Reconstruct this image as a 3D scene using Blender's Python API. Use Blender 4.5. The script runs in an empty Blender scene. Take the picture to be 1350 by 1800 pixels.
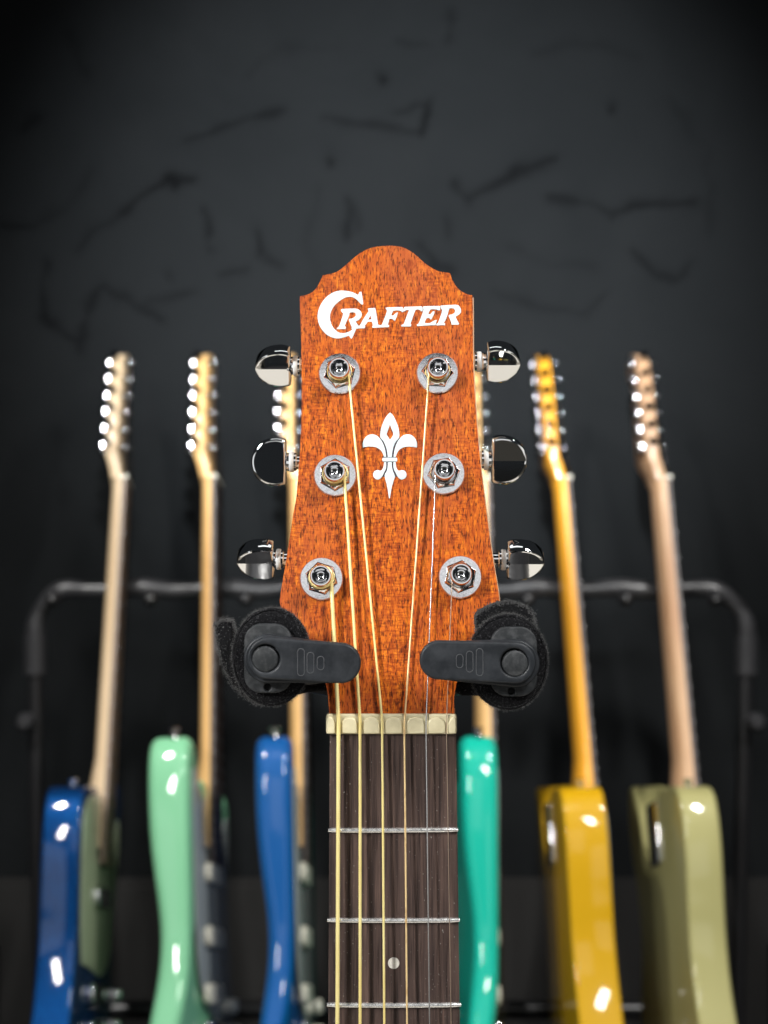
import bpy, bmesh, math, random
import numpy as np
from mathutils import Vector, Matrix
R = math.radians
random.seed(7)
S = bpy.context.scene
COL = S.collection
# ------------------------------------------------------------------ camera
FPX = 2678.0          # focal length in photo pixels (photo 1350 x 1800)
CD = 0.50             # camera to nut distance
CZ = 0.76             # camera height over the floor
cam_d = bpy.data.cameras.new('camera'); cam = bpy.data.objects.new('camera', cam_d); COL.objects.link(cam)
cam.location = (0, -CD, CZ); cam.rotation_euler = (R(90), 0, 0)
cam_d.sensor_fit = 'VERTICAL'; cam_d.sensor_height = 36.0; cam_d.lens = FPX/1800*36.0
cam_d.clip_start = 0.01; cam_d.clip_end = 50
cam_d.dof.use_dof = True; cam_d.dof.focus_distance = 0.502; cam_d.dof.aperture_fstop = 13.5
S.camera = cam
S.render.resolution_x = 768; S.render.resolution_y = 1024
S.render.engine = 'CYCLES'
S.view_settings.view_transform = 'Standard'; S.view_settings.look = 'None'
S.view_settings.exposure = 0.0; S.view_settings.gamma = 1.0
# ------------------------------------------------------------------ world and lamps
w = bpy.data.worlds.new("World"); S.world = w; w.use_nodes = True
w.node_tree.nodes['Background'].inputs[0].default_value = (0.80, 0.90, 1.0, 1)
w.node_tree.nodes['Background'].inputs[1].default_value = 0.02

def area(name, loc, target, sx, sy, power, color=(1, 1, 1), spread=180):
    d = bpy.data.lights.new(name, 'AREA'); d.shape = 'RECTANGLE'; d.size = sx; d.size_y = sy
    d.energy = power; d.color = color; d.spread = R(spread)
    o = bpy.data.objects.new(name, d); COL.objects.link(o)
    o.location = Vector(loc)+Vector((0, 0, CZ))
    v = Vector(target)+Vector((0, 0, CZ))-o.location
    o.rotation_euler = v.to_track_quat('-Z', 'Y').to_euler()
    return o
def spot(name, loc, target, power, angle, blend, size, color=(1, 1, 1)):
    d = bpy.data.lights.new(name, 'SPOT'); d.energy = power; d.spot_size = R(angle); d.spot_blend = blend
    d.shadow_soft_size = size; d.color = color
    o = bpy.data.objects.new(name, d); COL.objects.link(o)
    o.location = Vector(loc)+Vector((0, 0, CZ))
    v = Vector(target)+Vector((0, 0, CZ))-o.location
    o.rotation_euler = v.to_track_quat('-Z', 'Y').to_euler()
    return o
area('key_lamp_left', (-0.75, -0.75, 0.50), (0, 0, 0), 0.09, 0.30, 5.4, (1.0, 0.985, 0.95), 100)
area('key_lamp_right', (0.62, -0.55, 0.85), (0, 0, 0.05), 0.14, 0.30, 4.8, (1.0, 0.985, 0.96), 100)
area('added_front_fill', (0.0, -1.6, 0.62), (0, 0, 0.05), 1.3, 0.7, 2.3, (1.0, 1.0, 1.0))  # added fill behind the camera, gives the chrome washers a bright reflection
area('rack_lamp_left', (-0.75, 0.25, 1.15), (-0.1, 1.4, -0.45), 0.07, 0.22, 3.4, (1.0, 0.98, 0.95), 60)
area('rack_lamp_right', (0.85, 0.15, 1.05), (0.15, 1.4, -0.45), 0.07, 0.22, 3.4, (1.0, 0.98, 0.95), 60)
area('added_low_fill', (0.0, -0.38, -0.72), (0, -0.379, 0.1), 1.3, 0.62, 1.7, (1.0, 0.95, 0.86))  # added fill near floor level, mirrored as cream in the tilted tuner buttons
area('added_side_fill_left', (-0.80, -0.55, -0.10), (0, 0, 0), 0.6, 0.5, 0.9, (0.96, 0.98, 1.0))  # added fill on the left, brightens the chrome reflections
area('added_side_fill_right', (0.80, -0.60, -0.05), (0, 0, 0), 0.6, 0.5, 0.9, (1.0, 0.98, 0.94))  # its added counterpart on the right, also for the chrome
area('added_top_fill', (0.0, -0.1, 1.55), (0, 0.1, 0), 0.9, 0.35, 1.6, (0.95, 0.98, 1.0))  # added overhead fill, reflected in the upper rims of the tuner buttons
spot('wall_vignette_spot', (0.0, -0.2, 0.75), (0.03, 1.62, 0.36), 400, 38, 1.0, 0.05, (0.93, 0.97, 1.0))  # added spot, its soft pool imitates a vignette on the wall

# ------------------------------------------------------------------ helpers
def nd(nt, t, **k):
    n = nt.nodes.new(t)
    for a, b in k.items(): setattr(n, a, b)
    return n
def mat(name, col, rough=0.5, metal=0.0, coat=0.0, noise=None, bump=None, spec=None, rough_var=None, sheen=0):
    """noise=(colour2, (sx,sy,sz), lo, hi)   bump=(strength, (sx,sy,sz), distance)"""
    m = bpy.data.materials.new(name); m.use_nodes = True; nt = m.node_tree; b = nt.nodes['Principled BSDF']
    b.inputs['Base Color'].default_value = (*col, 1); b.inputs['Roughness'].default_value = rough
    b.inputs['Metallic'].default_value = metal; b.inputs['Coat Weight'].default_value = coat
    b.inputs['Coat Roughness'].default_value = 0.06
    if spec is not None: b.inputs['Specular IOR Level'].default_value = spec
    if sheen: b.inputs['Sheen Weight'].default_value = sheen; b.inputs['Sheen Roughness'].default_value = 0.4
    tc = nd(nt, 'ShaderNodeTexCoord')
    def nz(scale, detail=4, rgh=0.6):
        mp = nd(nt, 'ShaderNodeMapping'); mp.inputs['Scale'].default_value = scale
        nt.links.new(tc.outputs['Object'], mp.inputs['Vector'])
        n = nd(nt, 'ShaderNodeTexNoise'); n.inputs['Scale'].default_value = 1; n.inputs['Detail'].default_value = detail
        n.inputs['Roughness'].default_value = rgh
        nt.links.new(mp.outputs[0], n.inputs['Vector']); return n
    if noise:
        c2, sc, lo, hi = noise
        n = nz(sc); r = nd(nt, 'ShaderNodeMapRange'); r.inputs[1].default_value = lo; r.inputs[2].default_value = hi
        nt.links.new(n.outputs['Fac'], r.inputs[0])
        mx = nd(nt, 'ShaderNodeMix', data_type='RGBA'); mx.inputs[6].default_value = (*col, 1); mx.inputs[7].default_value = (*c2, 1)
        nt.links.new(r.outputs[0], mx.inputs[0]); nt.links.new(mx.outputs[2], b.inputs['Base Color'])
    if rough_var:
        amp, sc = rough_var
        n = nz(sc); r = nd(nt, 'ShaderNodeMapRange'); r.inputs[1].default_value = .3; r.inputs[2].default_value = .7
        r.inputs[3].default_value = max(0, rough-amp); r.inputs[4].default_value = rough+amp
        nt.links.new(n.outputs['Fac'], r.inputs[0]); nt.links.new(r.outputs[0], b.inputs['Roughness'])
    if bump:
        st, sc, dist = bump
        n = nz(sc, 5); bp = nd(nt, 'ShaderNodeBump'); bp.inputs['Strength'].default_value = st; bp.inputs['Distance'].default_value = dist
        nt.links.new(n.outputs['Fac'], bp.inputs['Height']); nt.links.new(bp.outputs[0], b.inputs['Normal'])
    return m

def mahogany():
    m = bpy.data.materials.new('stained_mahogany'); m.use_nodes = True; nt = m.node_tree; b = nt.nodes['Principled BSDF']
    L = nt.links.new; tc = nd(nt, 'ShaderNodeTexCoord')
    def nz(sc, det=3, rg=.6, dist=0):
        mp = nd(nt, 'ShaderNodeMapping'); mp.inputs['Scale'].default_value = sc; L(tc.outputs['Object'], mp.inputs['Vector'])
        n = nd(nt, 'ShaderNodeTexNoise'); n.inputs['Scale'].default_value = 1; n.inputs['Detail'].default_value = det
        n.inputs['Roughness'].default_value = rg; n.inputs['Distortion'].default_value = dist
        L(mp.outputs[0], n.inputs['Vector']); return n.outputs['Fac']
    def ramp(v, pts):
        r = nd(nt, 'ShaderNodeValToRGB'); cr = r.color_ramp
        while len(cr.elements) < len(pts): cr.elements.new(.5)
        for e, (p, c) in zip(cr.elements, pts): e.position = p; e.color = (*c, 1)
        L(v, r.inputs[0]); return r.outputs[0]
    def mix(f, a, c, mode='MIX'):
        x = nd(nt, 'ShaderNodeMix', data_type='RGBA', blend_type=mode)
        if isinstance(f, float): x.inputs[0].default_value = f
        else: L(f, x.inputs[0])
        for i, s in ((6, a), (7, c)):
            if isinstance(s, tuple): x.inputs[i].default_value = (*s, 1)
            else: L(s, x.inputs[i])
        return x.outputs[2]
    base = ramp(nz((900, 900, 45), 5, .72, .3), [(.30, (.26, .044, .004)), (.44, (.37, .068, .0045)), (.56, (.50, .112, .006)), (.70, (.68, .20, .011))])
    # cross-grain ribbon figure: short horizontal bars inside vertical bands
    band = nz((110, 110, 24), 2); bars = nz((330, 330, 1500), 2, .6)
    fig = ramp(bars, [(.40, (.66, .55, .50)), (.5, (1, 1, 1)), (.62, (1.2, 1.3, 1.25))])
    bf = ramp(band, [(.40, (0, 0, 0)), (.54, (.9, .9, .9))])
    c = mix(bf, base, mix(1.0, base, fig, 'MULTIPLY'))
    red = ramp(nz((38, 38, 16), 3), [(.46, (0, 0, 0)), (.66, (.55, .55, .55))])
    c = mix(red, c, (.33, .075, .025))
    pores = ramp(nz((2500, 2500, 75), 2, .5), [(.36, (.16, .09, .07)), (.47, (1, 1, 1))])
    c = mix(.85, c, pores, 'MULTIPLY')
    pores2 = ramp(nz((1100, 1100, 20), 2, .5), [(.33, (.58, .44, .38)), (.46, (1, 1, 1))])
    c = mix(.85, c, pores2, 'MULTIPLY')
    L(c, b.inputs['Base Color']); b.inputs['Roughness'].default_value = .42
    b.inputs['Specular IOR Level'].default_value = .22
    bp = nd(nt, 'ShaderNodeBump'); bp.inputs['Strength'].default_value = .35; bp.inputs['Distance'].default_value = .0002
    L(nz((2600, 2600, 190), 3, .7), bp.inputs['Height']); L(bp.outputs[0], b.inputs['Normal'])
    return m

def rosewood():
    m = bpy.data.materials.new('dusty_rosewood'); m.use_nodes = True; nt = m.node_tree; b = nt.nodes['Principled BSDF']
    L = nt.links.new; tc = nd(nt, 'ShaderNodeTexCoord')
    def nz(sc, det=3, rg=.6):
        mp = nd(nt, 'ShaderNodeMapping'); mp.inputs['Scale'].default_value = sc; L(tc.outputs['Object'], mp.inputs['Vector'])
        n = nd(nt, 'ShaderNodeTexNoise'); n.inputs['Scale'].default_value = 1; n.inputs['Detail'].default_value = det
        n.inputs['Roughness'].default_value = rg; L(mp.outputs[0], n.inputs['Vector']); return n.outputs['Fac']
    def ramp(v, pts):
        r = nd(nt, 'ShaderNodeValToRGB'); cr = r.color_ramp
        while len(cr.elements) < len(pts): cr.elements.new(.5)
        for e, (p, c) in zip(cr.elements, pts): e.position = p; e.color = (*c, 1)
        L(v, r.inputs[0]); return r.outputs[0]
    def mix(f, a, c, mode='MIX'):
        x = nd(nt, 'ShaderNodeMix', data_type='RGBA', blend_type=mode)
        if isinstance(f, float): x.inputs[0].default_value = f
        else: L(f, x.inputs[0])
        for i, s in ((6, a), (7, c)):
            if isinstance(s, tuple): x.inputs[i].default_value = (*s, 1)
            else: L(s, x.inputs[i])
        return x.outputs[2]
    c = ramp(nz((420, 420, 16), 4, .65), [(.3, (.020, .013, .012)), (.5, (.054, .035, .030)), (.7, (.100, .064, .052))])
    st = ramp(nz((1900, 1900, 45), 2, .6), [(.36, (.4, .36, .36)), (.46, (1, 1, 1)), (.62, (1, 1, 1)), (.72, (1.6, 1.5, 1.45))])
    c = mix(.8, c, st, 'MULTIPLY')
    dust = ramp(nz((2300, 2300, 1700), 1, .4), [(.745, (0, 0, 0)), (.775, (.75, .75, .75))])
    c = mix(dust, c, (.40, .39, .37))
    L(c, b.inputs['Base Color']); b.inputs['Roughness'].default_value = .5; b.inputs['Specular IOR Level'].default_value = .3
    bp = nd(nt, 'ShaderNodeBump'); bp.inputs['Strength'].default_value = .5; bp.inputs['Distance'].default_value = .0003
    L(nz((1900, 1900, 45), 3, .7), bp.inputs['Height']); L(bp.outputs[0], b.inputs['Normal'])
    return m

M = {}
M['mahogany'] = mahogany(); M['rosewood'] = rosewood()
M['pale_edge'] = mat('pale_neck_wood', (.62, .40, .24), .45, noise=((.50, .28, .14), (300, 300, 20), .4, .7))
M['pearl'] = mat('pearl_white', (.64, .72, .73), .28, coat=.3, noise=((.53, .65, .70), (180, 180, 130), .4, .65))
M['inlay_dark'] = mat('dark_inlay_filler', (.035, .018, .028), .5)
M['chrome'] = mat('polished_chrome', (.80, .80, .81), .055, 1.0, bump=(.04, (300, 300, 300), .0002))
M['mid_chrome'] = mat('mid_chrome', (.40, .40, .42), .10, 1.0)
M['fret_dull'] = mat('worn_fretwire', (.25, .25, .25), .4, .8)
M['dull_chrome'] = mat('dull_chrome', (.07, .07, .074), .05, 1.0)
M['button_chrome'] = mat('dark_chrome', (.78, .78, .78), .045, 1.0, bump=(.03, (120, 120, 120), .0003))
M['washer_chrome'] = mat('scuffed_chrome', (.86, .86, .88), .17, 1.0, noise=((.74, .74, .76), (1500, 1500, 1500), .4, .62),
                         bump=(.14, (1100, 1100, 1100), .0002), rough_var=(.08, (900, 900, 900)))
M['nut_bone'] = mat('aged_bone', (.70, .63, .42), .34, noise=((.62, .55, .35), (260, 260, 260), .42, .7), bump=(.12, (900, 900, 900), .0002))
M['nylon'] = mat('white_nylon', (.72, .74, .74), .4)
M['bronze'] = mat('bronze_wire', (.96, .83, .38), .35, .35, noise=((.90, .72, .27), (90, 90, 60), .4, .7))
M['tarnish'] = mat('tarnished_bronze_wire', (.95, .70, .36), .35, .45, noise=((.60, .36, .16), (500, 500, 180), .52, .68))
M['steel'] = mat('plain_steel_wire', (.78, .78, .78), .2, .85)
M['thin_steel'] = mat('thin_copper_toned_wire', (.55, .42, .32), .3, .8)
M['fretwire'] = mat('nickel_fretwire', (.85, .85, .84), .26, .9, rough_var=(.1, (700, 700, 700)))
M['dot'] = mat('mother_of_pearl_dot', (.55, .53, .48), .35, noise=((.42, .40, .37), (500, 500, 500), .4, .65))
M['black_plastic'] = mat('matte_black_plastic', (.013, .015, .018), .45, spec=.24, noise=((.030, .033, .038), (160, 160, 160), .4, .7),
                         bump=(.25, (2400, 2400, 2400), .0001), rough_var=(.08, (120, 120, 120)))
M['plate_plastic'] = mat('worn_black_plastic', (.018, .020, .022), .52, spec=.26, noise=((.045, .047, .05), (450, 450, 450), .45, .7), bump=(.3, (2600, 2600, 2600), .00015))
M['mark'] = mat('raised_grey_plastic', (.055, .058, .064), .45)
M['felt'] = mat('black_felt', (.005, .005, .006), .9, spec=.1, noise=((.075, .075, .08), (1700, 1700, 1700), .56, .74), bump=(1, (1500, 1500, 1500), .0008), sheen=.05)
M['lint'] = mat('grey_lint', (.055, .055, .055), .8)
M['velcro'] = mat('black_velcro', (.005, .005, .006), .8, spec=.1, noise=((.14, .14, .14), (1300, 1300, 1300), .58, .72), bump=(1, (1700, 1700, 1700), .001), sheen=.1)
M['rack_black'] = mat('black_steel_tube', (.012, .012, .013), .32)
M['foam'] = mat('black_foam', (.027, .027, .029), .34, bump=(.4, (40, 40, 40), .002))
M['maple_pale'] = mat('pale_maple', (.66, .50, .32), .30, coat=.5, noise=((.58, .42, .25), (60, 60, 9), .35, .7))
M['maple_warm'] = mat('warm_maple', (.68, .42, .17), .28, coat=.5, noise=((.58, .33, .12), (60, 60, 9), .35, .7))
M['maple_amber'] = mat('amber_maple', (.72, .34, .028), .26, coat=.5, noise=((.62, .27, .02), (60, 60, 9), .35, .7))
M['maple_rose'] = mat('roasted_maple', (.56, .36, .21), .32, coat=.4, noise=((.44, .24, .13), (60, 60, 9), .35, .7))
M['dark_board'] = mat('dark_fretboard', (.050, .036, .030), .45, noise=((.03, .02, .018), (200, 200, 20), .4, .6))
M['mid_board'] = mat('walnut_toned_fretboard', (.20, .14, .10), .45)
M['guard_sage'] = mat('sage_pickguard', (.33, .38, .25), .3, coat=.3)
M['guard_grey'] = mat('smoky_pearl_pickguard', (.30, .33, .32), .22, coat=.5)
M['cream_plastic'] = mat('cream_plastic', (.55, .53, .44), .35)
M['dark_plastic'] = mat('dark_pickup_plastic', (.02, .02, .02), .35)
def paint(name, c, metallic=0.0, flake=None):
    return mat(name, c, .55, metallic, spec=.2, coat=1.0, noise=(flake, (1400, 1400, 1400), .5, .7) if flake else None)
M['sparkle_blue'] = paint('sparkle_blue_paint', (.0, .018, .09), .75, (.0, .15, .46))
M['mint'] = paint('mint_green_paint', (.18, .46, .26))
M['blue'] = paint('royal_blue_paint', (.0, .070, .25), .1)
M['teal'] = paint('turquoise_paint', (.0, .37, .27))
M['gold'] = paint('mustard_gold_paint', (.49, .275, .0), .0)
M['olive'] = paint('olive_gold_paint', (.33, .31, .13), .05)

def add(name, me, m=None, parent=None, smooth=True):
    if m is not None and not me.materials: me.materials.append(m)
    if smooth: me.polygons.foreach_set('use_smooth', [True]*len(me.polygons))
    o = bpy.data.objects.new(name, me); COL.objects.link(o)
    if parent is not None:
        o.parent = parent
        if parent.get('_w'): o.matrix_parent_inverse = Matrix(parent_inv[parent.name])
    return o
parent_inv = {}
def root(name, loc, label, cat, group=None):
    o = bpy.data.objects.new(name, None); COL.objects.link(o); o.location = loc; o.empty_display_size = .05
    o['label'] = label; o['category'] = cat
    if group: o['group'] = group
    return o
def wadd(name, me, m, parent, smooth=True, sharp=35):
    """mesh given in world coordinates"""
    o = add(name, me, m, None, smooth)
    if smooth: sharpen(me, sharp)
    if parent is not None:
        o.parent = parent
        top = parent if parent.parent is None else parent.parent
        if parent.parent is None: o.matrix_parent_inverse = Matrix.Translation(-parent.location)
    return o
def sharpen(me, deg):
    bm = bmesh.new(); bm.from_mesh(me); a = R(deg)
    for e in bm.edges:
        if len(e.link_faces) == 2 and e.calc_face_angle(0) > a: e.smooth = False
    bm.to_mesh(me); bm.free()
def mesh(v, f, name='mesh'):
    me = bpy.data.meshes.new(name); me.from_pydata([tuple(p) for p in v], [], f); me.update(); return me
def join(meshes):
    V = []; Fc = []
    for me in meshes:
        o = len(V); V += [tuple(p.co) for p in me.vertices]; Fc += [[i+o for i in p.vertices] for p in me.polygons]
    return mesh(V, Fc)
def xf(me, mt): me.transform(mt); return me
def tube(path, rad, n=8, caps=True):
    P = [Vector(p) for p in path]; k = len(P); V = []; Fc = []
    rr = rad if isinstance(rad, (list, tuple)) else [rad]*k
    t = (P[1]-P[0]).normalized(); up = Vector((0, 1, 0)) if abs(t.y) < .9 else Vector((1, 0, 0))
    a = t.cross(up).normalized()
    for i in range(k):
        t = (P[min(i+1, k-1)]-P[max(i-1, 0)]).normalized()
        a = (a-t*a.dot(t)).normalized(); b = t.cross(a)
        for j in range(n):
            q = 2*math.pi*j/n; V.append(P[i]+(a*math.cos(q)+b*math.sin(q))*rr[i])
    for i in range(k-1):
        for j in range(n):
            Fc.append([i*n+j, i*n+(j+1) % n, (i+1)*n+(j+1) % n, (i+1)*n+j])
    if caps: Fc.append(list(range(n))[::-1]); Fc.append([(k-1)*n+j for j in range(n)])
    return mesh(V, Fc)
def lathe(prof, mt=None, n=40):
    """profile of (r, h): revolved about local z, then moved by mt"""
    V = []; Fc = []
    for r, h in prof:
        for j in range(n):
            q = 2*math.pi*j/n; V.append(Vector((max(r, 1e-6)*math.cos(q), max(r, 1e-6)*math.sin(q), h)))
    for i in range(len(prof)-1):
        for j in range(n): Fc.append([i*n+j, i*n+(j+1) % n, (i+1)*n+(j+1) % n, (i+1)*n+j])
    me = mesh(V, Fc)
    if mt is not None: me.transform(mt)
    return me
def smooth_loop(p, sub=4, corner=48):
    n = len(p); out = []
    p = [Vector((a, b)) for a, b in p]; cr = []
    for i in range(n):
        a = p[i]-p[i-1]; b = p[(i+1) % n]-p[i]
        cr.append(a.length > 0 and b.length > 0 and math.degrees(a.angle(b)) > corner)
    for i in range(n):
        p1, p2 = p[i], p[(i+1) % n]
        p0 = p[i-1] if not cr[i] else p1*2-p2
        p3 = p[(i+2) % n] if not cr[(i+1) % n] else p2*2-p1
        for s in range(sub):
            t = s/sub
            q = .5*((2*p1)+(p2-p0)*t+(2*p0-5*p1+4*p2-p3)*t*t+(3*p1-p0-3*p2+p3)*t**3)
            out.append((q.x, q.y))
    return out
def plate(loops, thick, bev, mt, res=2):
    """flat shape with holes, local xy, occupying local z 0..thick, moved by mt"""
    c = bpy.data.curves.new('c', 'CURVE'); c.dimensions = '2D'; c.fill_mode = 'BOTH'
    for lp in loops:
        s = c.splines.new('POLY'); s.points.add(len(lp)-1)
        for i, (x, y) in enumerate(lp): s.points[i].co = (x, y, 0, 1)
        s.use_cyclic_u = True
    c.extrude = max(thick/2-bev, 0); c.bevel_depth = bev; c.bevel_resolution = res; c.offset = -bev
    o = bpy.data.objects.new('c', c); COL.objects.link(o)
    dg = bpy.context.evaluated_depsgraph_get(); me = bpy.data.meshes.new_from_object(o.evaluated_get(dg))
    bpy.data.objects.remove(o); bpy.data.curves.remove(c)
    me.materials.clear()
    me.transform(Matrix.Translation((0, 0, thick/2))); me.transform(mt)
    bm = bmesh.new(); bm.from_mesh(me); bmesh.ops.remove_doubles(bm, verts=bm.verts, dist=1e-6); bm.to_mesh(me); bm.free()
    return me
def frame(o, ex, eu, n):
    m = Matrix.Identity(4)
    for i, v in enumerate((ex, eu, n)): m.col[i] = (*v, 0)
    m.col[3] = (*o, 1); return m
# photo pixel -> point on the upright plane y = Y, and on the tilted headstock plane
def P(px, py, Y=0.0): return Vector(((px-675)/FPX*(Y+CD), Y, CZ+(900-py)/FPX*(Y+CD)))
def Yframe(Y): return frame((0, Y, CZ), (1, 0, 0), (0, 0, 1), (0, -1, 0))
def q2(px, py, Y=0.0):
    k = (Y+CD)/FPX; return ((px-675)*k, (900-py)*k)
TILT = R(11.0); HU = Vector((0, math.sin(TILT), math.cos(TILT))); HN = Vector((0, -math.cos(TILT), math.sin(TILT)))
HO = P(688, 1254, 0.0)
def H(px, py, off=0.0):
    """point seen at px,py lying off metres in front of the headstock face"""
    o = HO+HN*off; c = Vector((0, -CD, CZ)); d = Vector(((px-675)/FPX, 1, (900-py)/FPX))
    return c+d*((o-c).dot(HN)/d.dot(HN))
def h2(px, py, off=0.0):
    v = H(px, py, off)-HO; return (v.x, v.dot(HU))
def Hframe(off=0.0): return frame(HO+HN*off, (1, 0, 0), HU, HN)
def circ(cx, cy, r, n=40, a0=0, a1=360): return [(cx+r*math.cos(R(a0+(a1-a0)*i/n)), cy+r*math.sin(R(a0+(a1-a0)*i/n))) for i in range(n)]
def stadium(c1, r1, c2, r2, n=24):
    """hull of two circles, in pixels (y down)"""
    d = Vector(c2)-Vector(c1); L = d.length; a = math.atan2(d.y, d.x); g = math.acos((r1-r2)/L)
    out = []
    for i in range(n+1):
        t = a+g+(2*math.pi-2*g)*i/n; out.append((c1[0]+r1*math.cos(t), c1[1]+r1*math.sin(t)))
    for i in range(n+1):
        t = a-g+2*g*i/n; out.append((c2[0]+r2*math.cos(t), c2[1]+r2*math.sin(t)))
    return out
def rrect(x0, y0, x1, y1, r, n=6):
    out = []
    for cx, cy, a in ((x1-r, y1-r, 0), (x0+r, y1-r, 90), (x0+r, y0+r, 180), (x1-r, y0+r, 270)):
        for i in range(n+1):
            t = R(a+90*i/n); out.append((cx+r*math.cos(t), cy+r*math.sin(t)))
    return out

# ------------------------------------------------------------------ the setting
WY = 1.62
def dist_poly(X, Z, pts):
    d = np.full(X.shape, 1e6)
    for (ax, az), (bx, bz) in zip(pts[:-1], pts[1:]):
        vx, vz = bx-ax, bz-az; L = vx*vx+vz*vz+1e-12
        t = np.clip(((X-ax)*vx+(Z-az)*vz)/L, 0, 1)
        d = np.minimum(d, np.hypot(X-ax-t*vx, Z-az-t*vz))
    return d
def build_wall():
    x0, x1, z0, z1, s = -1.5, 1.5, 0.0, 1.9, .0055
    nx = int((x1-x0)/s)+1; nz = int((z1-z0)/s)+1
    xs = np.linspace(x0, x1, nx); zs = np.linspace(z0, z1, nz); X, Z = np.meshgrid(xs, zs)
    px = 675+X*FPX/(WY+CD); py = 900-(Z-CZ)*FPX/(WY+CD)      # only to lay out the trowel marks where they stand
    rs = np.random.RandomState(3)
    def fld(k):
        g = rs.rand(k, k); gx = (X-x0)/(x1-x0)*(k-1.001); gz = (Z-z0)/(z1-z0)*(k-1.001)
        ix = gx.astype(int); iz = gz.astype(int); fx = gx-ix; fz = gz-iz
        fx = fx**3*(fx*(fx*6-15)+10); fz = fz**3*(fz*(fz*6-15)+10)
        return (g[iz, ix]*(1-fx)+g[iz, ix+1]*fx)*(1-fz)+(g[iz+1, ix]*(1-fx)+g[iz+1, ix+1]*fx)*fz
    wob = (fld(70)-.5)*13+(fld(160)-.5)*9; wob2 = (fld(71)-.5)*13+(fld(161)-.5)*9
    pxw = px+wob; pyw = py+wob2
    strokes = [([(320, 252), (370, 235), (430, 210), (496, 195)], 7, .55), ([(430, 210), (496, 195)], 7, .5),
        ([(565, 210), (640, 214), (700, 228), (740, 240)], 7, .45), ([(755, 180), (743, 248)], 7, .7), ([(700, 197), (745, 180)], 6, .4),
        ([(668, 138), (669, 142)], 9, .8), ([(582, 280), (584, 286)], 9, .6), ([(1075, 188), (1076, 194)], 9, .6),
        ([(215, 372), (270, 338), (300, 320)], 8, .7), ([(296, 316), (306, 328)], 11, .7), ([(300, 318), (335, 318)], 7, .6),
        ([(130, 440), (160, 405), (215, 372)], 7, .35), ([(355, 370), (374, 440)], 7, .5), ([(457, 410), (456, 442)], 8, .75),
        ([(456, 442), (490, 470)], 6, .35), ([(395, 485), (432, 480)], 8, .45), ([(612, 352), (605, 415)], 7, .65), ([(614, 352), (632, 402)], 6, .45),
        ([(798, 315), (822, 358), (862, 328), (912, 300), (972, 280)], 8, .62), ([(822, 358), (862, 328)], 5, .4),
        ([(970, 345), (1030, 360), (1075, 385), (1110, 360), (1160, 356), (1220, 356)], 8, .62), ([(1105, 362), (1130, 358)], 9, .4),
        ([(0, 392), (60, 392)], 7, .5), ([(80, 470), (75, 555), (108, 588), (142, 606)], 8, .5), ([(140, 610), (152, 560), (165, 520), (180, 500), (232, 530), (282, 560)], 9, .5),
        ([(255, 530), (338, 515)], 7, .35), ([(1110, 440), (1152, 475), (1195, 495), (1217, 460)], 8, .5), ([(1030, 555), (1072, 512)], 8, .35),
        ([(870, 512), (950, 540), (1040, 556)], 8, .32), ([(785, 380), (786, 412)], 8, .45), ([(795, 15), (786, 65)], 8, .35), ([(292, 482), (294, 488)], 10, .45),
        ([(735, 430), (760, 470), (800, 475)], 7, .55), ([(40, 230), (62, 205)], 8, .4), ([(120, 60), (160, 130)], 12, .25), ([(700, 75), (745, 78)], 7, .3),
        ([(940, 90), (1010, 70), (1120, 100)], 9, .18), ([(560, 330), (540, 420), (560, 500)], 10, .15), ([(1180, 180), (1240, 260), (1250, 400)], 10, .2),
        ([(430, 130), (500, 90), (600, 85)], 9, .18), ([(160, 300), (120, 360), (70, 380)], 8, .25), ([(900, 430), (960, 470), (1040, 470)], 9, .18),
        ([(230, 900), (250, 1000)], 12, .2), ([(100, 760), (110, 880)], 12, .2)]
    st = np.zeros(X.shape); fwid = fld(95); fbrk = fld(80)
    for pts, wd, a in strokes:
        d = dist_poly(pxw, pyw, pts); st = np.maximum(st, min(.95, a*1.0)/(1+(d/(wd*(.35+.85*fwid)))**3)*(.6+.5*fbrk))
    blot = fld(9)*.35+fld(23)*.35+fld(61)*.3
    hgt = -st*.0035
    V = np.stack([X, np.full(X.shape, WY)-hgt, Z], -1).reshape(-1, 3)
    i = np.arange(nx*nz).reshape(nz, nx)
    q = np.stack([i[:-1, :-1], i[:-1, 1:], i[1:, 1:], i[1:, :-1]], -1).reshape(-1, 4)
    me = bpy.data.meshes.new('wall'); me.vertices.add(len(V)); me.vertices.foreach_set('co', V.ravel())
    me.loops.add(q.size); me.loops.foreach_set('vertex_index', q.ravel()); me.polygons.add(len(q))
    me.polygons.foreach_set('loop_start', np.arange(0, q.size, 4)); me.update(calc_edges=True); me.validate()
    at = me.attributes.new('stain', 'FLOAT', 'POINT'); at.data.foreach_set('value', st.ravel())
    at = me.attributes.new('blot', 'FLOAT', 'POINT'); at.data.foreach_set('value', blot.ravel())
    m = bpy.data.materials.new('charcoal_plaster'); m.use_nodes = True; nt = m.node_tree; b = nt.nodes['Principled BSDF']
    a1 = nd(nt, 'ShaderNodeAttribute', attribute_name='stain'); tcb = nd(nt, 'ShaderNodeTexCoord'); a2 = nd(nt, 'ShaderNodeTexNoise'); a2.inputs['Scale'].default_value = 2.6; a2.inputs['Detail'].default_value = 9; a2.inputs['Roughness'].default_value = .62; a2.inputs['Distortion'].default_value = .6; nt.links.new(tcb.outputs['Object'], a2.inputs['Vector'])
    mx = nd(nt, 'ShaderNodeMix', data_type='RGBA'); mx.inputs[6].default_value = (.0070, .0080, .0087, 1); mx.inputs[7].default_value = (.0160, .0172, .0182, 1)
    nt.links.new(a2.outputs['Fac'], mx.inputs[0])
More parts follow.
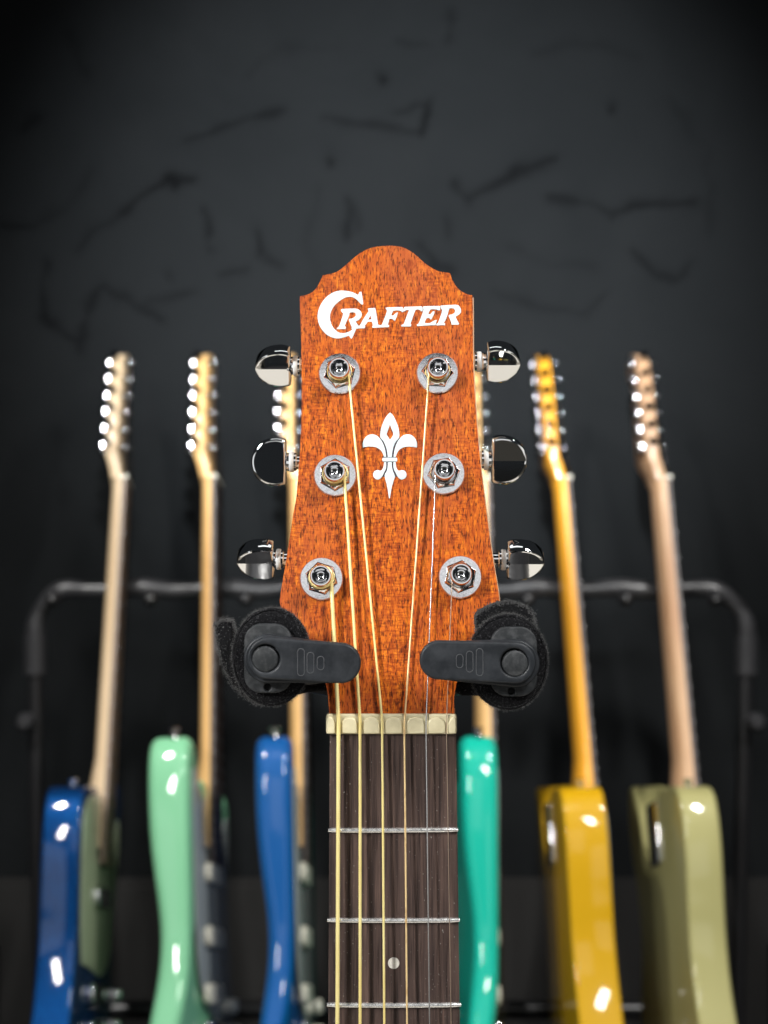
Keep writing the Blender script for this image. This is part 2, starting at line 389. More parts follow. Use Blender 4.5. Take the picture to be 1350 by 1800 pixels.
    m2 = nd(nt, 'ShaderNodeMix', data_type='RGBA'); m2.inputs[7].default_value = (.0012, .0012, .0014, 1)
    nt.links.new(mx.outputs[2], m2.inputs[6]); nt.links.new(a1.outputs['Fac'], m2.inputs[0]); nt.links.new(m2.outputs[2], b.inputs['Base Color'])
    b.inputs['Roughness'].default_value = .6; b.inputs['Specular IOR Level'].default_value = .0
    tc = nd(nt, 'ShaderNodeTexCoord'); n = nd(nt, 'ShaderNodeTexNoise'); n.inputs['Scale'].default_value = 60; n.inputs['Detail'].default_value = 6
    nt.links.new(tc.outputs['Object'], n.inputs['Vector']); bp = nd(nt, 'ShaderNodeBump'); bp.inputs['Strength'].default_value = .25; bp.inputs['Distance'].default_value = .003
    nt.links.new(n.outputs['Fac'], bp.inputs['Height']); nt.links.new(bp.outputs[0], b.inputs['Normal'])
    o = add('wall', me, m); o['kind'] = 'structure'
build_wall()
def box(x0, x1, y0, y1, z0, z1):
    v = [(x, y, z) for z in (z0, z1) for y in (y0, y1) for x in (x0, x1)]
    return mesh(v, [[0, 2, 3, 1], [4, 5, 7, 6], [0, 1, 5, 4], [2, 6, 7, 3], [0, 4, 6, 2], [1, 3, 7, 5]])
fl = add('floor', mesh([(-4, -3, 0), (4, -3, 0), (4, 3, 0), (-4, 3, 0)], [[0, 1, 2, 3]]), mat('pale_floor', (.55, .50, .42), .45, noise=((.47, .42, .34), (8, 8, 8), .4, .6)), smooth=False)
fl['kind'] = 'structure'
mt_ = add('added_dark_sheet', box(-1.7, 1.7, .06, WY-.03, .002, .008), mat('matte_black_sheet', (.012, .012, .012), .6), smooth=False); mt_['kind'] = 'structure'  # added black sheet out of view, darkens reflections in the tuner buttons
sk = add('skirting_board', join([box(-1.6, 1.6, WY-.022, WY-.006, .002, .243), box(-1.6, 1.6, WY-.016, WY-.006, .243, .253)]),
         mat('grey_brown_painted_wood', (.007, .0065, .006), .8, noise=((.006, .0055, .005), (6, 6, 40), .4, .65)), smooth=False)
sk['kind'] = 'structure'

# ------------------------------------------------------------------ acoustic guitar in front
G = root('acoustic_guitar', P(692, 1290, 0), 'acoustic guitar held up in front, orange-brown mahogany headstock with white lettering and six strings', 'guitar')
out = [(527, 526), (529, 520.5), (545, 516), (556, 506.5), (563, 493.5), (567.5, 484), (589, 479), (603, 470), (620, 455), (636, 443), (655, 435), (682, 432),
       (707, 434.5), (728, 446), (748, 463.5), (769, 476), (791, 480), (794.5, 490.5), (804, 506), (818, 516), (831, 519.5), (831.3, 560), (831.5, 610), (833, 665), (838, 742), (845.5, 822), (855, 900),
       (866, 980), (877.5, 1052), (872, 1078), (850, 1105), (822, 1150), (806, 1190), (798.5, 1225), (799, 1254), (578.5, 1254), (576.5, 1225), (572, 1200), (556, 1165), (528, 1115), (499, 1080),
       (492.5, 1062), (492.5, 1047), (500, 1003), (509, 947), (516, 900), (521, 872), (526.5, 805), (529, 760), (530.5, 700), (530, 640), (529, 580)]
hl = smooth_loop([h2(*p) for p in out], 3, 40)
wadd('headstock_face', plate([hl], .0016, 0, Hframe(-.0016), 1), M['mahogany'], G, smooth=False)
# neck-wood body of the headstock, a hair wider so its pale edge shows on the right
out2 = [((p[0]+(2.6 if p[0] > 790 and p[1] > 500 and p[1] < 1100 else .2)), p[1]) for p in out]
wadd('headstock_core', plate([smooth_loop([h2(*p) for p in out2], 3, 40)], .0125, .0006, Hframe(-.0142), 1), M['pale_edge'], G)

Z1 = lambda L: [(550+x*.1037, 500+y*.1037) for x, y in L]
Z2 = lambda L: [(680+x*.1037, 520+y*.1037) for x, y in L]
LET = [
 Z1([(800,125),(822,128),(840,230),(855,335),(836,345),(800,320),(750,265),(690,225),(620,210),(550,225),(470,270),(390,335),(330,410),(298,490),(290,560),(300,630),(330,710),(390,780),(450,820),(520,828),(590,812),(650,780),(672,756),(735,756),(715,800),(690,860),(655,925),(635,905),(612,870),(540,895),(440,915),(350,908),(250,860),(170,790),(110,690),(82,580),(88,470),(120,370),(180,270),(260,190),(350,135),(450,108),(560,110),(670,135),(740,165),(768,178),(785,140)]),
 Z1([(475,430),(500,418),(700,412),(770,425),(810,460),(828,510),(815,560),(780,600),(725,628),(750,672),(776,703),(772,750),(665,753),(652,748),(660,725),(640,680),(610,605),(620,585),(660,580),(705,555),(728,525),(722,490),(690,475),(640,475),(622,490),(610,540),(575,620),(540,705),(558,720),(555,758),(400,760),(405,740),(440,715),(470,640),(500,550),(512,490),(485,465)]),
 Z1([(930,420),(935,408),(1050,400),(1065,440),(1085,560),(1105,680),(1125,696),(1150,692),(1150,733),(1005,735),(1005,715),(1015,690),(1000,630),(930,635),(900,680),(880,700),(888,712),(880,745),(776,749),(779,704),(800,690),(850,600),(900,520),(945,455)]),
 Z2([(-20,215),(0,200),(260,190),(272,200),(275,275),(255,275),(230,258),(170,250),(115,255),(95,280),(75,335),(110,335),(150,300),(175,280),(190,285),(170,350),(140,425),(120,420),(100,398),(60,390),(45,395),(30,450),(15,490),(40,500),(38,530),(-101,538),(-101,497),(-85,490),(-60,430),(-20,330),(0,260),(-5,240)]),
 Z2([(285,270),(279,262),(279,225),(300,190),(590,180),(608,215),(603,262),(580,262),(550,240),(510,235),(485,245),(455,320),(420,420),(400,470),(415,490),(405,522),(245,522),(245,500),(285,480),(310,420),(350,310),(375,245),(330,245)]),
 Z2([(614,198),(640,180),(890,175),(902,190),(900,245),(880,250),(840,235),(770,228),(735,235),(715,275),(702,318),(740,312),(780,265),(810,262),(800,310),(775,360),(755,400),(735,400),(720,378),(690,375),(665,395),(640,465),(720,465),(770,440),(815,415),(850,410),(832,470),(826,500),(515,515),(505,492),(540,470),(575,380),(610,280),(622,235)]),
 Z2([(908,180),(925,168),(1170,155),(1230,185),(1258,240),(1250,290),(1210,330),(1165,355),(1185,410),(1210,450),(1225,470),(1215,490),(1090,492),(1095,465),(1075,410),(1045,345),(1060,325),(1110,315),(1150,285),(1158,245),(1130,215),(1080,212),(1055,230),(1030,320),(990,420),(965,455),(990,470),(985,500),(836,502),(836,480),(865,465),(890,400),(925,300),(940,240),(915,215)])]
for i, lp in enumerate(LET):
    loops = [smooth_loop([h2(*p) for p in lp], 3, 38)]
    if i == 2: loops.append([h2(*p) for p in Z1([(975,522),(991,592),(938,602)])])
    wadd('letter', plate(loops, .00022+.00001*i, .00004, Hframe(-.00005), 1), M['pearl'], G, sharp=60)
FZ = lambda L: [(630+x*.08885, 720+y*.08885) for x, y in L]
mir = lambda L, c: [(c-x, y) for x, y in L]
top = [(625,60),(680,110),(730,200),(780,320),(805,430),(810,540),(780,590),(740,640),(700,720),(678,800),(665,880),(660,940),(582,940),(575,880),(560,790),(530,700),(490,620),(440,560),(432,530),(440,420),(470,310),(520,190),(575,110)]
hole = [(622,290),(600,370),(555,490),(625,600),(690,490),(650,370)]
pet = [(92,752),(90,680),(110,610),(150,550),(210,505),(290,492),(360,510),(408,545),(470,625),(510,710),(538,800),(552,880),(558,938),(515,938),(500,890),(470,830),(420,780),(350,745),(270,735),(180,738)]
foot = [(515,1042),(558,1042),(558,1130),(545,1190),(505,1270),(478,1320),(440,1365),(390,1385),(335,1365),(302,1320),(300,1270),(330,1220),(385,1198),(440,1210),(470,1200),(500,1150),(510,1100)]
low = [(582,1042),(660,1042),(662,1130),(682,1220),(720,1320),(700,1400),(660,1540),(622,1755),(606,1755),(590,1650),(560,1480),(518,1310),(560,1220),(580,1130)]
band = [(500,955),(740,955),(762,970),(768,990),(762,1012),(740,1027),(500,1027),(476,1012),(468,990),(476,970)]
backs = [[(425,560),(500,560),(620,640),(740,560),(820,560),(720,760),(745,940),(740,1045),(735,1180),(790,1330),(720,1330),(620,1200),(520,1330),(450,1330),(505,1180),(500,1045),(500,940),(520,760)]]
E = wadd('emblem', plate([[h2(*p) for p in FZ(backs[0])]], .00012, 0, Hframe(-.00005), 0), M['inlay_dark'], G, smooth=False)
for lps in ([top, hole], [[(x-9, y) for x, y in pet]], [[(x+9, y) for x, y in mir(pet, 1244)]], [band], [[(x-8, y) for x, y in foot]], [[(x+8, y) for x, y in mir(foot, 1242)]], [low]):
    o = wadd('pearl_piece', plate([smooth_loop([h2(*p) for p in FZ(l)], 3, 50) for l in lps], .00028, .00004, Hframe(-.00005), 1), M['pearl'], None, sharp=60)
    o.parent = E; o.matrix_parent_inverse = Matrix.Translation(-G.location) if False else E.matrix_parent_inverse.copy(); o.matrix_parent_inverse = Matrix.Identity(4)

# tuners: bushing on the face, button beyond the edge
posts = [(597, 656), (589, 835), (565, 1017), (769, 655), (780, 832), (809, 1014)]
def helix_coil(c, r, wr, h0, h1, turns, mt, a_end):
    n = int(turns*22); pts = []
    for i in range(n+1):
        t = i/n; a = a_end-2*math.pi*turns*(1-t); pts.append(mt @ Vector((r*math.cos(a), r*math.sin(a), h0+(h1-h0)*t)))
    return tube(pts, wr, 7)
SR = [.00068, .00051, .00039, .00032, .00021, .00015]     # string radii low to high
post_top = {}
for i, (px, py) in enumerate(posts):
    c = H(px, py, .001)-HN*.001; T = frame(c, (1, 0, 0), HU, HN) @ Matrix.Rotation(R(17+13*i), 4, 'Z')
    b = wadd('tuner_bushing', lathe([(.0070, -.0002), (.00725, .0002), (.00725, .0007), (.0069, .00115), (.0050, .00125), (.0030, .0013)], T, 56), M['washer_chrome'], G, sharp=30)
    # hex nut with a rounded collar
    V = []; Fc = []; n = 48
    def hexr(a, r): a = (a % (math.pi/3))-math.pi/6; return r/math.cos(a)
    rings = [(.0049, .0012, 1), (.0049, .0017, 1), (.0047, .0023, .7), (.0046, .0028, .15), (.0043, .0031, 0), (.0040, .0030, 0), (.0038, .0026, 0), (.0038, .0012, 0)]
    for rr, hh, hx in rings:
        for j in range(n):
            a = 2*math.pi*j/n; q = rr*(1-hx)+hexr(a, rr)*hx; V.append(T @ Vector((q*math.cos(a), q*math.sin(a), hh)))
    for k in range(len(rings)-1):
        for j in range(n): Fc.append([k*n+j, k*n+(j+1) % n, (k+1)*n+(j+1) % n, (k+1)*n+j])
    hn = wadd('hex_nut', mesh(V, Fc), M['chrome'], None, sharp=28); hn.parent = b
    # string post with hollow top
    po = wadd('string_post', lathe([(.0029, .0012), (.0029, .0028), (.0026, .0032), (.0025, .0050), (.0030, .0058), (.0036, .0066), (.0036, .0073), (.0033, .0078), (.0029, .0078),
                                    (.0024, .0071), (.0018, .0058), (.0010, .0051), (.0001, .0050)], T, 40), M['chrome'], None); po.parent = b
    if i in (0, 1, 2): si = {0: 3, 1: 4, 2: 5}[i]; sr = SR[5-si]
    sr = SR[{2: 0, 1: 1, 0: 2, 3: 3, 4: 4, 5: 5}[i]]
    T0 = frame(c, (1, 0, 0), HU, HN)
    left = i < 3
    ang = R(-12) if left else R(192)
    ml = []
    turns = 3
    n = turns*26; pts = []; sgn = 1 if left else -1
    for k in range(n+1):
        t = k/n; a = ang+sgn*2*math.pi*turns*t
        pts.append(T0 @ Vector(((.0027+sr)*math.cos(a), (.0027+sr)*math.sin(a), .0034+min(2.1*sr*turns, .0018)*t)))
    me = tube(pts, [sr*(1.0+.12*((k % 2)*2-1)) for k in range(n+1)], 8)
    co = wadd('string_coil', me, M['bronze' if i in (0, 1, 2, 3) else 'steel'], None); co.parent = b
    post_top[i] = (T0 @ Vector(((.0027+sr)*math.cos(ang), (.0027+sr)*math.sin(ang), .0034)))
    if left: b['label'] = 'chrome bushing with golden wound string coiled on its post'

# D-shaped buttons: (inner edge px, y centre px, outer px, tilt deg, side)
def button_mesh(w, h, th, cr=6.5):
    """flat inner side at a=0, round outer side at a=w; b up, c thickness; crease along b=0"""
    ol = []
    for i in range(33):
        t = R(-90+180*i/32); ca = math.cos(t); sb = math.sin(t)
        a = w*(.22+.78*abs(ca)**.85); bb = h/2*sb*(1.0)
        ol.append((a, bb))
    ol += [(w*.03, h/2*.93), (0, h/2*.80), (-.0001, h*.2), (-.0001, 0), (-.0001, -h*.2), (0, -h/2*.80), (w*.03, -h/2*.93)]
    ol = smooth_loop(ol, 2, 70); n = len(ol); cx, cy = w*.42, 0
    V = []; Fc = []
    k = -math.tan(R(cr))
    rings = [(.84, -1, 1), (.95, -.90, 1), (1.0, -.62, 0), (1.0, .50, 0), (.985, .74, 0), (.95, .90, 0), (.90, 1, 0), (.85, 1.04, 1)]
    for s, cc, _ in rings:
        for a, b in ol:
            aa = cx+(a-cx)*s; bb = b*s; c = th/2*cc
            if cc > .7: c += (h/2*.85-abs(bb))*k*max(0, (cc-.7)/.34)
            V.append(Vector((aa, bb, c)))
    m = len(rings)
    for r in range(m-1):
        for j in range(n): Fc.append([r*n+j, r*n+(j+1) % n, (r+1)*n+(j+1) % n, (r+1)*n+j])
    Fc.append(list(range(n))[::-1])
    last = (m-1)*n; up = [j for j in range(n) if V[last+j].y > 1e-5]; dn = [j for j in range(n) if V[last+j].y < -1e-5]; zz = [j for j in range(n) if abs(V[last+j].y) <= 1e-5]
    # face: two facets meeting on the crease
    rmax = max(V[last+j].x for j in range(n)); rmin = min(V[last+j].x for j in range(n))
    def ringseq(s):  # ordered run of indices with sign s
        idx = [j for j in range(n)]
        start = next(j for j in idx if (V[last+j].y*s > 1e-5) and (V[last+(j-1) % n].y*s <= 1e-5)); run = []
        j = start
        while V[last+j % n].y*s > 1e-5: run.append(last+j % n); j += 1
        return run, last+(start-1) % n, last+j % n
    for s in (1, -1):
        run, a, b = ringseq(s); Fc.append([a]+run+[b])
    return mesh(V, Fc)
BT = [(511, 643, 449, 38, -1), (503, 812, 442, 5, -1), (482, 983, 417, 41, -1), (855, 636, 914, 38, 1), (864, 808, 926, 12, 1), (891, 984, 956, 41, 1)]
WX = [519.5, 512.7, 490, 842, 854, 885]; HEADX = [531, 527, 504, 832, 845, 868]
for i, (xi, yc, xo, tl, sd) in enumerate(BT):
    off = -.0095
    pi_ = H(xi, yc, off); po_ = H(xo, yc, off); w_ = (po_-pi_).length
    # axis of the shaft runs along +-x ; the button turns about it
    rot = Matrix.Rotation(R(tl), 4, 'X')
    base = frame((0, 0, 0), (sd, 0, 0), (0, 0, 1), (0, -1, 0)) if sd > 0 else frame((0, 0, 0), (-1, 0, 0), (0, 0, 1), (0, -1, 0))
    me = button_mesh(w_, .0170 if i in (1, 4) else .0148, .0060, (8, 1.5, 8, 8, 4, 8)[i]); me.transform(base); me.transform(rot); me.transform(Matrix.Translation(pi_))
    if sd < 0: me.flip_normals()
    b = wadd('tuner_button', me, M['button_chrome'], G, sharp=24)
    bmq = bmesh.new(); bmq.from_mesh(me)
    for f in bmq.faces:
        if len(f.verts) > 12:
            f.smooth = False
            for e in f.edges: e.smooth = False
    bmq.to_mesh(me); bmq.free()
    if i in (1,): b['label'] = 'dark mirror-like tuner button turned face-on'
    X = Matrix.Rotation(R(90), 4, 'Y')
    ph = H(HEADX[i], yc, off); ww = H(WX[i], yc, off)
    def cyl(x0, x1, prof):
        return None
    T = Matrix.Translation((0, pi_.y, pi_.z)) @ X
    xs = lambda p, y=yc: H(p, y, off).x
    s0 = xs(HEADX[i])-.004*sd; s1 = pi_.x+.0012*sd
    a_, b_ = sorted((s0, s1))
    sh = lathe([(0, a_), (.0024, a_), (.0024, xs(WX[i])-.0022 if sd < 0 else xs(WX[i])-.0019), (.0031, xs(WX[i])-.0015), (.0031, xs(WX[i])+.0015), (.0024, xs(WX[i])+.0019), (.0021, b_), (0, b_)], T, 24)
    s_ = wadd('button_shaft', sh, M['chrome'], None); s_.parent = b
    wz = xs(WX[i]); nw = lathe([(.0024, wz-.0008), (.0034, wz-.0008), (.0036, wz-.0005), (.0036, wz+.0005), (.0034, wz+.0008), (.0024, wz+.0008)], T, 28)
    n_ = wadd('nylon_washer', nw, M['nylon'], None); n_.parent = b
    kx = pi_.x-.0012*sd; kn = lathe([(.0018, kx-.0012), (.0030, kx-.0010), (.0034, kx), (.0030, kx+.0010), (.0018, kx+.0012)], T, 28)
    k_ = wadd('button_collar', kn, M['chrome'], None); k_.parent = b
    # gear housing behind the head
    hx = xs(HEADX[i])-.010*sd
    g_ = wadd('gear_housing', xf(plate([rrect(-.007, -.0085, .007, .0085, .004)], .009, .002, Matrix.Identity(4)), frame((hx, pi_.y+.0055, pi_.z), (1, 0, 0), HU, HN)), M['chrome'], None); g_.parent = b

# fretboard, neck, frets, nut
NYT = 1289.5
def fx(py):
    t = (py-1290)/510; return 579.5-2.8*t, 802+6.5*t
def board():
    V = []; Fc = []; rows = 30; colsn = 15; y0, y1 = NYT, 2250
    for r in range(rows):
        py = y0+(y1-y0)*r/(rows-1); a, b = fx(py)
        for c in range(colsn):
            u = -1+2*c/(colsn-1); p = P((a+b)/2+(b-a)/2*u, py, 0); p.y = .0004*u*u+.0006*max(0, abs(u)-.93)/.07; V.append(p)
    for r in range(rows-1):
        for c in range(colsn-1): i = r*colsn+c; Fc.append([i, i+colsn, i+colsn+1, i+1])
    base = len(V)
    for r in range(rows):
        py = y0+(y1-y0)*r/(rows-1); a, b = fx(py)
        for p in (P(a, py, 0), P(b, py, 0)): V.append(Vector((p.x, .0065, p.z)))
    for r in range(rows-1):
        i = r*colsn; j = base+2*r
        Fc.append([i, j, j+2, i+colsn]); Fc.append([i+colsn-1, i+2*colsn-1, j+3, j+1])
    Fc.append([colsn*0+c for c in range(colsn)]+[base+1, base]); e = (rows-1)*colsn
    Fc.append([e+c for c in range(colsn)][::-1]+[base+2*rows-2, base+2*rows-1]); Fc.append([base, base+1, base+2*rows-1, base+2*rows-2])
    return mesh(V, Fc)
wadd('fretboard', board(), M['rosewood'], G, sharp=50)
V = []; Fc = []; nr = 20; ns = 13
for r in range(nr):
    py = 1250+(2250-1250)*r/(nr-1); a, b = fx(max(py, 1290))
    l = P(a+.5, py, 0); rt = P(b-.5, py, 0); wdt = (rt.x-l.x)/2; cx = (rt.x+l.x)/2
    for s in range(ns):
        q = math.pi*s/(ns-1); V.append(Vector((cx-wdt*math.cos(q), .0067+.016*math.sin(q)**.8, l.z)))
for r in range(nr-1):
    for s in range(ns-1): i = r*ns+s; Fc.append([i, i+1, i+ns+1, i+ns])
    i = r*ns; Fc.append([i, i+ns, i+2*ns-1, i+ns-1])
Fc.append(list(range(ns))); Fc.append([(nr-1)*ns+s for s in range(ns)][::-1])
wadd('neck', mesh(V, Fc), M['pale_edge'], G)
for k, py in enumerate([1459.5, 1618, 1767, 1908, 2041, 2166]):
    a, b = fx(py); a -= 1.8 if k == 0 else 2.5; b += 1.2+k*.6
    pts = [P(a+(b-a)*c/16, py+(-1.0 if k == 0 else 0)*(c/16-.5), 0) for c in range(17)]
    V = []; n = 9
    for c, p in enumerate(pts):
        u = -1+c/8; s = 1 if 0 < c < 16 else .75
        for j in range(n):
            q = math.pi*j/(n-1); V.append(Vector((p.x, .0006*u*u-.00105*math.sin(q)*s, p.z+.00085*s*math.cos(q))))
    Fc = [[c*n+j, c*n+j+1, (c+1)*n+j+1, (c+1)*n+j] for c in range(16) for j in range(n-1)]+[list(range(n)), [16*n+j for j in range(n)][::-1]]
    wadd('fret', mesh(V, Fc), M['fretwire'], G)
wadd('position_dot', lathe([(0, .0001), (.00185, .0001), (.0019, 0), (.0019, -.001)], Matrix.Translation(P(692, 1693, -.00002)) @ Matrix.Rotation(R(90), 4, 'X'), 32), M['dot'], G)
# nut: low bar with seven rounded teeth between the string slots
SX = [595, 633, 672, 711, 749, 785]
nf = Yframe(.004)
nut = wadd('nut', plate([smooth_loop([q2(*p) for p in rrect(573, 1254.5, 803, 1290, 6)], 1)], .0050, .0006, nf), M['nut_bone'], G)
eds = [574]+SX+[802]; gp = [0, 4.6, 4.0, 3.4, 3.0, 2.0, 1.6, 0]
for j in range(7):
    a = eds[j]+gp[j]; b = eds[j+1]-gp[j+1]; n = 16; lp = [(a, 1288.5)]
    for k in range(n+1):
        t = k/n
        if j == 0: x = a+(b-a)*t; y = 1259+22*max(0, t-.35)**2*1.2+6*(1-min(1, t*4))**2
        elif j == 6: x = a+(b-a)*t; y = 1259+22*max(0, (1-t)-.35)**2*1.6+6*(1-min(1, (1-t)*4))**2
        else: x = (a+b)/2-(b-a)/2*math.cos(math.pi*t); y = 1276-16*math.sin(math.pi*t)**.8
        lp.append((x, y))
    lp.append((b, 1288.5))
    o = wadd('nut_tooth', plate([[q2(*p) for p in lp]], .0013, .0006, Yframe(-.0004), 4), M['nut_bone'], None, sharp=60); o.parent = nut
# strings
SB = [593, 633, 675.5, 715.5, 755, 793]
order = {0: 2, 1: 1, 2: 0, 3: 3, 4: 4, 5: 5}
inv = {v: k for k, v in order.items()}
for s in range(6):
    i = inv[s]; top_ = post_top[i]; nt_ = P(SX[s], 1268, -.0019-SR[s]*.2)
    nt2 = P(SX[s], 1289, -.0022-SR[s]*.2); py2 = 2250
    bot = P(SX[s]+(SB[s]-SX[s])*(py2-1290)/510, py2, -.0050)
    seg = [top_, nt_, nt2, bot]
    path = []; per = .00036*(SR[s]/.00068)*2.2; wound = s < 4
    for a, b in zip(seg[:-1], seg[1:]):
        L = (b-a).length; n = max(2, int(L/(per/2))) if wound else max(2, int(L/.01))
        for k in range(n): path.append(a+(b-a)*k/n)
    path.append(seg[-1])
    rad = [SR[s]*(1+(.09 if k % 2 else -.09)) for k in range(len(path))] if wound else SR[s]
    wadd('string', tube(path, rad, 8), M[['bronze', 'bronze', 'bronze', 'tarnish', 'steel', 'thin_steel'][s]], G, sharp=80)

# ------------------------------------------------------------------ padded hanger holding the neck
HG = root('guitar_hanger', (0, .08, CZ-.05), 'black padded hanger with two felt-covered arms and flip levers gripping the guitar neck', 'hanger')
def fuzz(cx, cy, rx, ry, Y, n, ln=.0011, seed=1, Yr=.002, a0=0, a1=360):
    rnd = random.Random(seed); V = []; Fc = []
    for _ in range(n):
        a = R(rnd.uniform(a0, a1)); r = rnd.choice((1, 1, 1, .99)) if True else 1
        p = P(cx+rx*math.cos(a)*r, cy+ry*math.sin(a)*r, Y); p.y += rnd.uniform(0, Yr)
        d = Vector((math.cos(a), rnd.uniform(-.6, .2), -math.sin(a)))+Vector((rnd.uniform(-.8, .8), 0, rnd.uniform(-.8, .8)))
        d = d.normalized()*ln*rnd.uniform(.4, 1.2); wv = Vector((-d.z, 0, d.x)).normalized()*.00007
        b = len(V); V += [p-wv-d*.3, p+wv-d*.3, p+d]; Fc.append([b, b+1, b+2])
    return mesh(V, Fc)
def noisy_disc(cx, cy, rx, ry, Y0, thick, seed, prof):
    rnd = random.Random(seed); n = 180; V = []; Fc = []
    wob = [rnd.uniform(-1, 1) for _ in range(n)]
    for s, dy in prof:
        for j in range(n):
            a = 2*math.pi*j/n; k = s+wob[j]*.006*(1 if s > .96 else 0)
            p = P(cx+rx*k*math.cos(a), cy-ry*k*math.sin(a), Y0); p.y = Y0+dy+wob[(j*7) % n]*.00012; V.append(p)
    for r in range(len(prof)-1):
        for j in range(n): Fc.append([r*n+j, (r+1)*n+j, (r+1)*n+(j+1) % n, r*n+(j+1) % n])
    return mesh(V, Fc)
def hanger_arm(side):
    L = side < 0
    cx, cy, rx, ry = (477, 1155, 70, 87) if L else (893, 1164, 71, 85)
    ax = 466 if L else 898
    arm = wadd('arm', xf(lathe([(0, 0), (.0105, 0), (.0112, -.001), (.0112, -.072), (0, -.072)], None, 40), Matrix.Translation(P(ax, cy, -.006)) @ Matrix.Rotation(R(90), 4, 'X')), M['foam'], HG)
    prof = [(0.0, 0), (.55, 0), (.80, 0), (.915, .0001), (.93, .0005), (.945, .0001), (.985, .0003), (1.0, .0012), (1.0, .0035), (.97, .0045), (.75, .0047), (0, .0047)]
    fp = wadd('felt_pad', noisy_disc(cx, cy, rx, ry, -.0135, .004, 5+side, prof), M['felt'], HG, sharp=60)
    fz = wadd('felt_fibres', fuzz(cx, cy, rx, ry, -.0135, 900, .0011, 3+side, .004), M['lint'], None, smooth=False); fz.parent = fp; fz['kind'] = 'stuff'
    # end plate with a small hole
    Yp = -.0138
    if L: pl = rrect(430, 1095.5, 514, 1217, 30); ho = circ(471, 1206, 6, 20)
    else: pl = rrect(861, 1101, 943, 1223, 30); ho = circ(898, 1213, 6, 20)
    ho = [(x, y if y < (1208 if L else 1215) else (1208 if L else 1215)+(y-(1208 if L else 1215))*1.3) for x, y in ho]
    ep = wadd('end_plate', plate([[q2(x, y, Yp) for x, y in pl], [q2(x, y, Yp) for x, y in ho]], .0026, .0005, Yframe(Yp+.0003)), M['plate_plastic'], HG)
    wadd('screw_hole', plate([[q2(x, y, Yp) for x, y in circ(471 if L else 898, 1206 if L else 1213, 5.6, 20)]], .0004, 0, Yframe(Yp-.0001)), M['dark_plastic'], None).parent = ep
    if L: c1, c2, r1, r2 = (471, 1157.5), (599, 1166.5), 42.5, 35.5; bc = (467, 1157.5)
    else: c1, c2, r1, r2 = (906, 1166), (772, 1161), 42, 34.5; bc = (904.5, 1165)
    lv = wadd('lever', join([plate([[q2(x, y, -.019) for x, y in stadium(c1, r1, c2, r2-1.5)]], .0042, .0009, Yframe(-.0162), 3),
                             plate([[q2(x, y, -.024) for x, y in stadium(c1, r1-5, c2, r2)], [q2(x, y, -.024) for x, y in circ(bc[0], bc[1], 24.3, 48)]], .0034, .0009, Yframe(-.0200), 4)]), M['black_plastic'], HG)
    bt = wadd('lever_button', xf(lathe([(0, .0033), (.0035, .0033), (.0039, .0031), (.00418, .0026), (.00418, 0)], None, 48), Matrix.Translation(P(bc[0], bc[1], -.0200)) @ Matrix.Rotation(R(90), 4, 'X')), M['plate_plastic'], None)
    bt.parent = lv
    marks = [(529, 1164, 24.5), (545.7, 1165, 19), (563.5, 1165.5, 12.5)] if L else [(843, 1164, 24.5), (825.5, 1163, 19), (808, 1162, 12.5)]
    for mx_, my, hh in marks:
        o_ = rrect(mx_-6.6, my-hh, mx_+6.6, my+hh, 6.5, 8); i_ = rrect(mx_-5.3, my-hh+1.4, mx_+5.3, my+hh-1.4, 5.2, 8)
        me = plate([[q2(x, y, -.0234) for x, y in o_], [q2(x, y, -.0234) for x, y in i_]], .00022, .00003, Yframe(-.0233), 1)
        wadd('lever_mark', me, M['mark'], None).parent = lv
    # velcro strap
    Ys = -.006
    if L: sp = [(382, 1093), (395, 1088), (410, 1090), (414, 1110), (416, 1150), (432, 1200), (462, 1226), (456, 1240), (428, 1226), (404, 1200), (389, 1168), (382, 1135), (377, 1102)]
    else: sp = [(836, 1108), (835, 1083), (842, 1074), (862, 1063), (893, 1056), (922, 1063), (937, 1078), (942, 1100), (915, 1092), (885, 1086), (860, 1096)]
    st = wadd('velcro_strap', plate([smooth_loop([q2(x, y, Ys) for x, y in sp], 4, 60)], .0065, .0016, Yframe(Ys+.0055), 3), M['velcro'], HG)
    rnd = random.Random(11+side); V = []; Fc = []
    for _ in range(700):
        j = rnd.randrange(len(sp)); a, b = sp[j], sp[(j+1) % len(sp)]; t = rnd.random(); p = P(a[0]+(b[0]-a[0])*t+rnd.gauss(0, 2.2), a[1]+(b[1]-a[1])*t+rnd.gauss(0, 2.2), Ys-.0012)
        d = Vector((rnd.gauss(0, 1), -.4, rnd.gauss(0, 1))).normalized()*.0009; wv = Vector((-d.z, 0, d.x)).normalized()*.00008
        q = len(V); V += [p-wv, p+wv, p+d]; Fc.append([q, q+1, q+2])
    z = wadd('strap_fibres', mesh(V, Fc), M['lint'], None, smooth=False); z.parent = st; z['kind'] = 'stuff'
    if L: tp = [(500, 1202), (545, 1204), (576, 1198), (576, 1214), (545, 1216), (520, 1222), (500, 1230)]
    else: tp = [(797, 1196), (850, 1196), (860, 1225), (832, 1222), (812, 1222), (797, 1214)]
    wadd('strap_tail', plate([smooth_loop([q2(x, y, .010) for x, y in tp], 4, 60)], .004, .001, Yframe(.012), 2), M['velcro'], HG)
hanger_arm(-1); hanger_arm(1)
cL, cR = P(466, 1157, .062), P(898, 1162, .062)
wadd('yoke', tube([cL, cL+Vector((.004, .012, -.004)), Vector((0, .082, cL.z-.012)), cR+Vector((-.004, .012, -.004)), cR], .008, 14), M['rack_black'], HG)
wadd('stem', tube([Vector((0, .082, cL.z-.012)), Vector((0, .10, cL.z-.05)), Vector((0, .115, cL.z-.25)), Vector((0, .12, .01))], .010, 14), M['rack_black'], HG)

